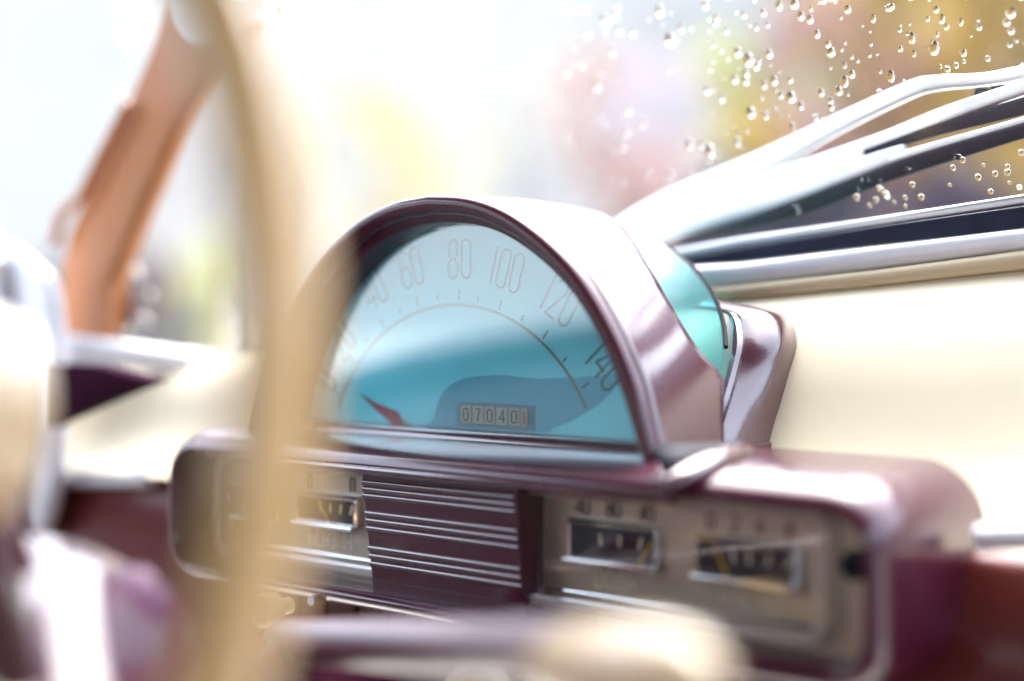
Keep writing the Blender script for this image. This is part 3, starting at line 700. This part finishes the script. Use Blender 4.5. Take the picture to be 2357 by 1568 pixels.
# body of the hood, its rear edge swept back towards the foot
def yedge(ph):
    p = min(ph, 180 - ph)
    return table([(0, 2.9), (5, 3.5), (10, 4.3), (13.5, 4.9), (15.5, 4.3), (19, 3.4), (25, 3.0), (35, 3.0), (45, 3.6), (57, 5.2), (70, 7.0), (90, 8.2)], p)[0]
def yseam(ph):
    p = min(ph, 180 - ph)
    return table([(0, 3.1), (5, 3.7), (14, 5.2), (21, 6.7), (28, 7.9), (40, 9.2), (60, 10.5), (90, 11)], p)[0]
NR = 12
cols = []
for i in range(NR + 1):
    row = []
    for k, p in enumerate(arch(0, 0)):
        y = lerp(-2.3, yedge(phi_of(k)), i / NR); f_ = i / NR
        sc_ = 1 + .012 * math.sin(math.pi * min(1, (y + 2.3) / 9)) - .0012 * max(0, y - 5) ** 2
        q = p; row.append((XC + (q[0] - XC) * sc_, y, Z0 + (q[2] - Z0) * sc_ if q[2] > Z0 else q[2]))
    cols.append(row)
mb = MB(); mb.grid(cols); mb.build('hood', WINE_GLOSS, sp, smooth=180, thick=.35, off=-1)
# teal window panel behind the hood edge, closing towards the windshield
cols = []
for i in range(15):
    row = []; f_ = i / 14
    for k, p in enumerate(arch(0, 0)):
        ph = phi_of(k); y = lerp(yedge(ph) - .35, yseam(ph), f_)
        sc_ = .985 - .0012 * max(0, y - 5) ** 2 - .004 * max(0, y - 8) ** 2
        row.append((XC + (p[0] - XC) * sc_, y, Z0 + (p[2] - Z0) * sc_ if p[2] > Z0 else p[2]))
    cols.append(row)
cols = [r_[7:-7] for r_ in cols]
mb = MB(); mb.grid(cols); mb.build('rear_window', TEAL, sp, smooth=180)
edge = [Vector(p) for p in cols[-1]]
mb = MB(); mb.tube([q * 1.0 + Vector((0, .05, 0)) for q in edge[5:-5]], .14, 8); mb.build('window_gasket', RUBBER, sp)
c_ = Vector((XC, 11.5, 8.5)); mb = MB(); mb.grid([edge[9:-9], [c_.lerp(q, .75) + Vector((0, .6, 0)) for q in edge[9:-9]], [c_.lerp(q, .1) + Vector((0, .8, 0)) for q in edge[9:-9]]]); mb.build('rear_window', TEAL, sp, smooth=180)
# foot flange sweeping from the hood down to the dash pad
seam = spline([at(1600, 705, 9.5), at(1672, 716, 8.6), at(1692, 738, 8.1), at(1697, 790, 7.0), at(1685, 850, 6.0), at(1668, 910, 4.9), at(1652, 960, 4.0), at(1636, 1024, 3.0)], 5)
oute = spline([at(1640, 690, 10.5), at(1728, 706, 9.7), at(1775, 728, 9.2), at(1794, 785, 8.4), at(1782, 850, 7.7), at(1762, 920, 6.8), at(1745, 970, 6.1), at(1727, 1026, 5.2)], 5)
for sgn in (1, -1):
    rows = []
    for p, q in zip(seam, oute):
        d_ = (q - p); nn_ = Vector((.35, -.9, .1)).normalized()
        r_ = [p - d_.normalized() * .5 + Vector((0, .5, 0)), p, p + d_ * .12 + nn_ * -.06, p + d_ * .2 + nn_ * .1, p + d_ * .5 + nn_ * .2, p + d_ * .85 + nn_ * .14, q + nn_ * .02, q + Vector((.08, .22, 0)), q + Vector((.0, 1.2, -.1)), q + Vector((-.3, 4.2, -.3))]
        rows.append([(v.x if sgn > 0 else 2 * XC - v.x, v.y, v.z) for v in r_])
    mb = MB(); mb.grid(rows); mb.build('foot_flange', WINE_GLOSS, sp, smooth=40)
# dial plate
def platepts(dr): return [(p[0], p[2]) for p in arch(dr, 0, drop=.02)]
mb = MB(); mb.prism(platepts(-1.45), -.2, .15); dial = mb.build('dial', DIAL, sp)
mb = MB(); mb.prism(platepts(-1.47), -.75, -.68); mb.build('cover_glass', COVERGLASS, sp)
YDL = -.2
# dark reflected shape round the odometer, put in as a darker dial patch
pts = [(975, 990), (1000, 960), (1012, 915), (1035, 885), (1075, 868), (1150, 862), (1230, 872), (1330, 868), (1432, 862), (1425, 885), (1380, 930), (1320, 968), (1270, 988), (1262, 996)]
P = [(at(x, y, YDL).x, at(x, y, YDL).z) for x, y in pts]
mb = MB(); mb.v = [(x, YDL - .012, z) for x, z in P]; mb.f = [tuple(range(len(P)))]; mb.build('odometer_reflection', DIAL_DARK, dial)
for k in range(0, 160, 20):
    px, py = {0: (745, 872), 20: (785, 782), 40: (860, 666), 60: (946, 617), 80: (1058, 596), 100: (1167, 621), 120: (1291, 692), 140: (1400, 838)}[k]
    c = at(px, py, YDL)
    wmb = write(str(k), c.x, c.z, 2.02, .62, .27, .115, YDL - .002, R((k - 80) / 20 * 15.8))
    wmb.build('numeral', GREYMARK, dial)
tk = MB()
c3 = [at(x, y, YDL) for x, y in ((790, 905), (1057, 702), (1350, 940))]
(ax, az), (bx, bz), (cx, cz) = [(p.x, p.z) for p in c3]
dd = 2 * (ax * (bz - cz) + bx * (cz - az) + cx * (az - bz))
ux = ((ax * ax + az * az) * (bz - cz) + (bx * bx + bz * bz) * (cz - az) + (cx * cx + cz * cz) * (az - bz)) / dd
uz = ((ax * ax + az * az) * (cx - bx) + (bx * bx + bz * bz) * (ax - cx) + (cx * cx + cz * cz) * (bx - ax)) / dd
rad = math.hypot(ax - ux, az - uz)
a0 = math.atan2(at(780, 940, YDL).z - uz, at(780, 940, YDL).x - ux); a1 = math.atan2(cz - uz, cx - ux)
mb = MB(); ribbon(mb, [(ux + rad * math.cos(lerp(a0, a1, k / 60)), uz + rad * math.sin(lerp(a0, a1, k / 60))) for k in range(61)], .16, YDL - .016); mb.build('scale_arc', simple('silver_mark', (.34, .35, .31), .45), dial)
for k, (px, py) in {0: (775, 905), 10: (788, 868), 20: (810, 828), 30: (843, 783), 40: (880, 745), 50: (920, 716), 60: (961, 694), 70: (1008, 684), 80: (1057, 679), 90: (1101, 689), 100: (1152, 702), 110: (1203, 732), 120: (1256, 770), 130: (1300, 828), 140: (1347, 888)}.items():
    c = at(px, py, YDL); v = Vector((c.x - ux, c.z - uz)).normalized(); l = .27 if k % 20 == 0 else .17
    ribbon(tk, [(c.x - v.x * l, c.z - v.y * l), (c.x + v.x * l, c.z + v.y * l)], .085, YDL - .002)
tk.build('ticks', GREYMARK, dial)
# needle
def xz(px, py, y=YDL - .12): p = at(px, py, y); return (p.x, p.z)
mb = MB(); mb.prism([xz(828, 905), xz(870, 930), xz(918, 948), xz(932, 984), xz(905, 976), xz(865, 942)], YDL - .2, YDL - .12); nd = mb.build('needle', RED, dial)
mb = MB(); ribbon(mb, [xz(922, 966), xz(990, 1004)], .22, YDL - .1, .04); mb.build('needle_shaft', DIGITS, nd)
# odometer drums
od0, od1 = at(1062, 957, YDL - .08), at(1218, 956, YDL - .08)
zc = at(1140, 957, YDL).z
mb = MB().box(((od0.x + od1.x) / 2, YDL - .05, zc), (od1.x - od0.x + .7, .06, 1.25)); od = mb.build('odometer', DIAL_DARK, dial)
ww = (od1.x - od0.x) / 5.6
for k, ch in enumerate('070401'):
    wk = ww * (.86 if k < 5 else .5); cx_ = od0.x + ww * (k + .45) - (ww * .2 if k == 5 else 0)
    mb = MB().box((cx_, YDL - .11, zc), (wk, .06, .92)); dr = mb.build('drum', DIGITS, od, bevel=.02)
    write(ch, cx_, zc, .62, .3, .05, .07, YDL - .145).build('figure', RED if k == 5 else GREYMARK, od)
# stepped ledge below the dial
LX0, LX1 = -14.5, 15.2
lp = [(-.2, 2.85), (-.9, 2.72), (-1.12, 2.62), (-1.27, 2.46), (-1.34, 2.14), (-1.42, 2.13), (-1.75, 2.13), (-2.1, 2.04), (-2.4, 1.88), (-2.6, 1.68), (-2.68, 1.58), (-2.9, 1.62), (-3.4, 1.62), (-4.0, 1.54), (-4.6, 1.36), (-5.0, 1.16), (-5.15, 1.14), (-5.3, 1.08), (-5.36, .98), (-5.32, .8), (-5.1, .66), (-4.0, .6), (-1, .6)]
mb = MB(); rows = []
for k in range(41):
    x = lerp(LX0, LX1, k / 40); bow = .5 * ((x - 1) / 14) ** 2
    e = 1.3 if False else 0
    rows.append([(x + (1.5 * min(1, max(0, (-y - 3) / 2.4)) * (1 if k == 40 else 0)), y + bow * min(1, -y / 4), z) for y, z in lp])
mb.grid(rows); mb.v = mb.v; o_ = mb
n_ = len(lp); mb.f.append(tuple(range(n_))[::-1]); mb.f.append(tuple(range(40 * n_, 41 * n_)))
mb.build('stepped_ledge', WINE_GLOSS, sp, smooth=32)
# ledge end return under the hood
MB().box((14.2, 2.5, 1.55), (1.6, 9, 1.9)).build('ledge_return', WINE, sp, bevel=.15)

# ---------------------------------------------------------------- steering wheel and column
wc = Vector((8.3, -35.2, 5.95)); tl_ = R(8); RW = 17.2
sw = thing('steering_wheel', wc, 'amber ivory steering wheel rim blurred close to the camera', 'steering wheel')
def wpt(a, r_, off=0): return wc + Vector((r_ * math.cos(a), r_ * math.sin(a) * math.sin(tl_), r_ * math.sin(a) * math.cos(tl_))) + Vector((0, -math.cos(tl_), math.sin(tl_))) * off
mb = MB(); mb.tube([wpt(2 * math.pi * k / 96, RW) for k in range(96)], 1.1, 18, closed=True, upv=(0, -1, .1)); mb.build('rim', AMBER, sw, smooth=180)
hb = MB()
hb.grid([[wpt(2 * math.pi * k / 32, r_, o2) for k in range(32)] for r_, o2 in ((3.4, -3.5), (3.6, -1), (3.4, .6), (2.6, 1.2), (.1, 1.5))], cv=True, caps=True); hb.build('hub', IVORY, sw, smooth=50)
for a in (R(160), R(205)):
    mb = MB(); mb.tube([wpt(a, 3, -.5), wpt(a, 10, -.6), wpt(a, RW - .3, 0)], lambda u: 1.1 - .4 * u, 10, flat=1.0); mb.build('spoke', AMBER, sw, smooth=180)
cl = thing('steering_column', (1, -10, -9), 'glossy wine red steering column shroud at the lower left', 'steering column')
c0, c1 = at(60, 1500, -27), at(380, 1560, -20)
TA = spline([at(30, 1228, -28), at(110, 1240, -26.5), at(210, 1268, -25), at(320, 1322, -23), at(395, 1368, -21.5), at(436, 1430, -20.5)], 5)
TB = spline([at(110, 1640, -33), at(160, 1650, -32), at(250, 1660, -31), at(330, 1660, -29), at(400, 1650, -27), at(440, 1620, -25)], 5)
mb = MB(); mb.grid([[a_ + Vector((0, 2.5, -5)), a_ + Vector((0, 1.2, -.6)), a_ + Vector((0, .3, -.05)), a_.lerp(b_, .15) + Vector((0, .1, .12)), a_.lerp(b_, .4) + Vector((0, .1, .2)), a_.lerp(b_, .7) + Vector((0, 0, .15)), b_, b_ + Vector((0, .4, -3))] for a_, b_ in zip(TA, TB)]); mb.build('shroud', WINE, cl, smooth=60)
q = at(272, 1392, -25.2); mb = MB(); mb.grid([[(q.x + r_ * (math.cos(2 * math.pi * k / 24) * .8 + math.sin(2 * math.pi * k / 24) * -.25), q.y + o2, q.z + r_ * (math.sin(2 * math.pi * k / 24) * .95 - .25 * math.cos(2 * math.pi * k / 24))) for k in range(24)] for r_, o2 in ((1.15, 1.5), (1.15, -.4), (.95, -.55), (.05, -.6))], cv=True, caps=True); mb.build('dark_reflection_oval', simple('plum_dark_reflection', (.10, .02, .09), .6), cl, smooth=50)  # plum oval added for the part of the shroud that mirrors no sky
mb = MB(); mb.tube([wc + Vector((0, 1.5, -1)), c0], 1.6, 14); mb.tube([c1, Vector((3, 4, -13))], 2.2, 14); mb.build('shaft', WINE, cl)
# selector lever with its ivory knob
lv = thing('shift_lever', at(650, 1480, -14), 'wine red column shift lever ending in a large ivory knob', 'lever')
L = [at(655, 1478, -13), at(700, 1480, -14), at(900, 1484, -16), at(1100, 1492, -18), at(1350, 1500, -21.5)]
mb = MB(); mb.tube(spline(L, 6), lambda u: 1.02 * (.75 if u < .02 else 1), 18); mb.build('shaft', WINE_SOFT, lv, smooth=80)
K = [at(1240, 1540, -20.5), at(1640, 1565, -25.5)]
ax_ = (K[1] - K[0]); mb = MB()
kr = lambda u: 1.6 * math.sqrt(max(.02, 1 - (2 * u - 1) ** 2)) ** .8
mb.tube([K[0] + ax_ * (1.0 * t) for t in [k / 20 for k in range(21)]], kr, 20); mb.build('knob', IVORY, lv, smooth=180)
# small dash knobs
for (px, py, Y, r_, lab) in ((1085, 1620, -7, 1.9, 'round cream knob under the shift lever at the bottom edge'), (596, 1408, -9, .9, 'small cream knob end left of the shift lever behind the wheel rim')):
    c = at(px, py, Y); kb = thing('dash_knob', c, lab, 'knob')
    mb = MB(); mb.grid([[(c.x + q * math.cos(2 * math.pi * k / 28), y, c.z + q * math.sin(2 * math.pi * k / 28)) for k in range(28)] for q, y in ((r_ * .5, Y + 2), (r_ * .5, Y + 1.4), (r_ * .95, Y + 1), (r_, Y + .4), (r_ * .93, Y), (r_ * .75, Y + .12), (r_ * .68, Y + .45), (.05, Y + .5))], cv=True, caps=True)
    mb.build('cap', IVORY if r_ > 1.5 else IVORY, kb, smooth=45)
    MB().tube([(c.x, Y + 3.5, c.z), (c.x, 2, c.z)], r_ * .3, 12).build('stem', CHROME, kb)
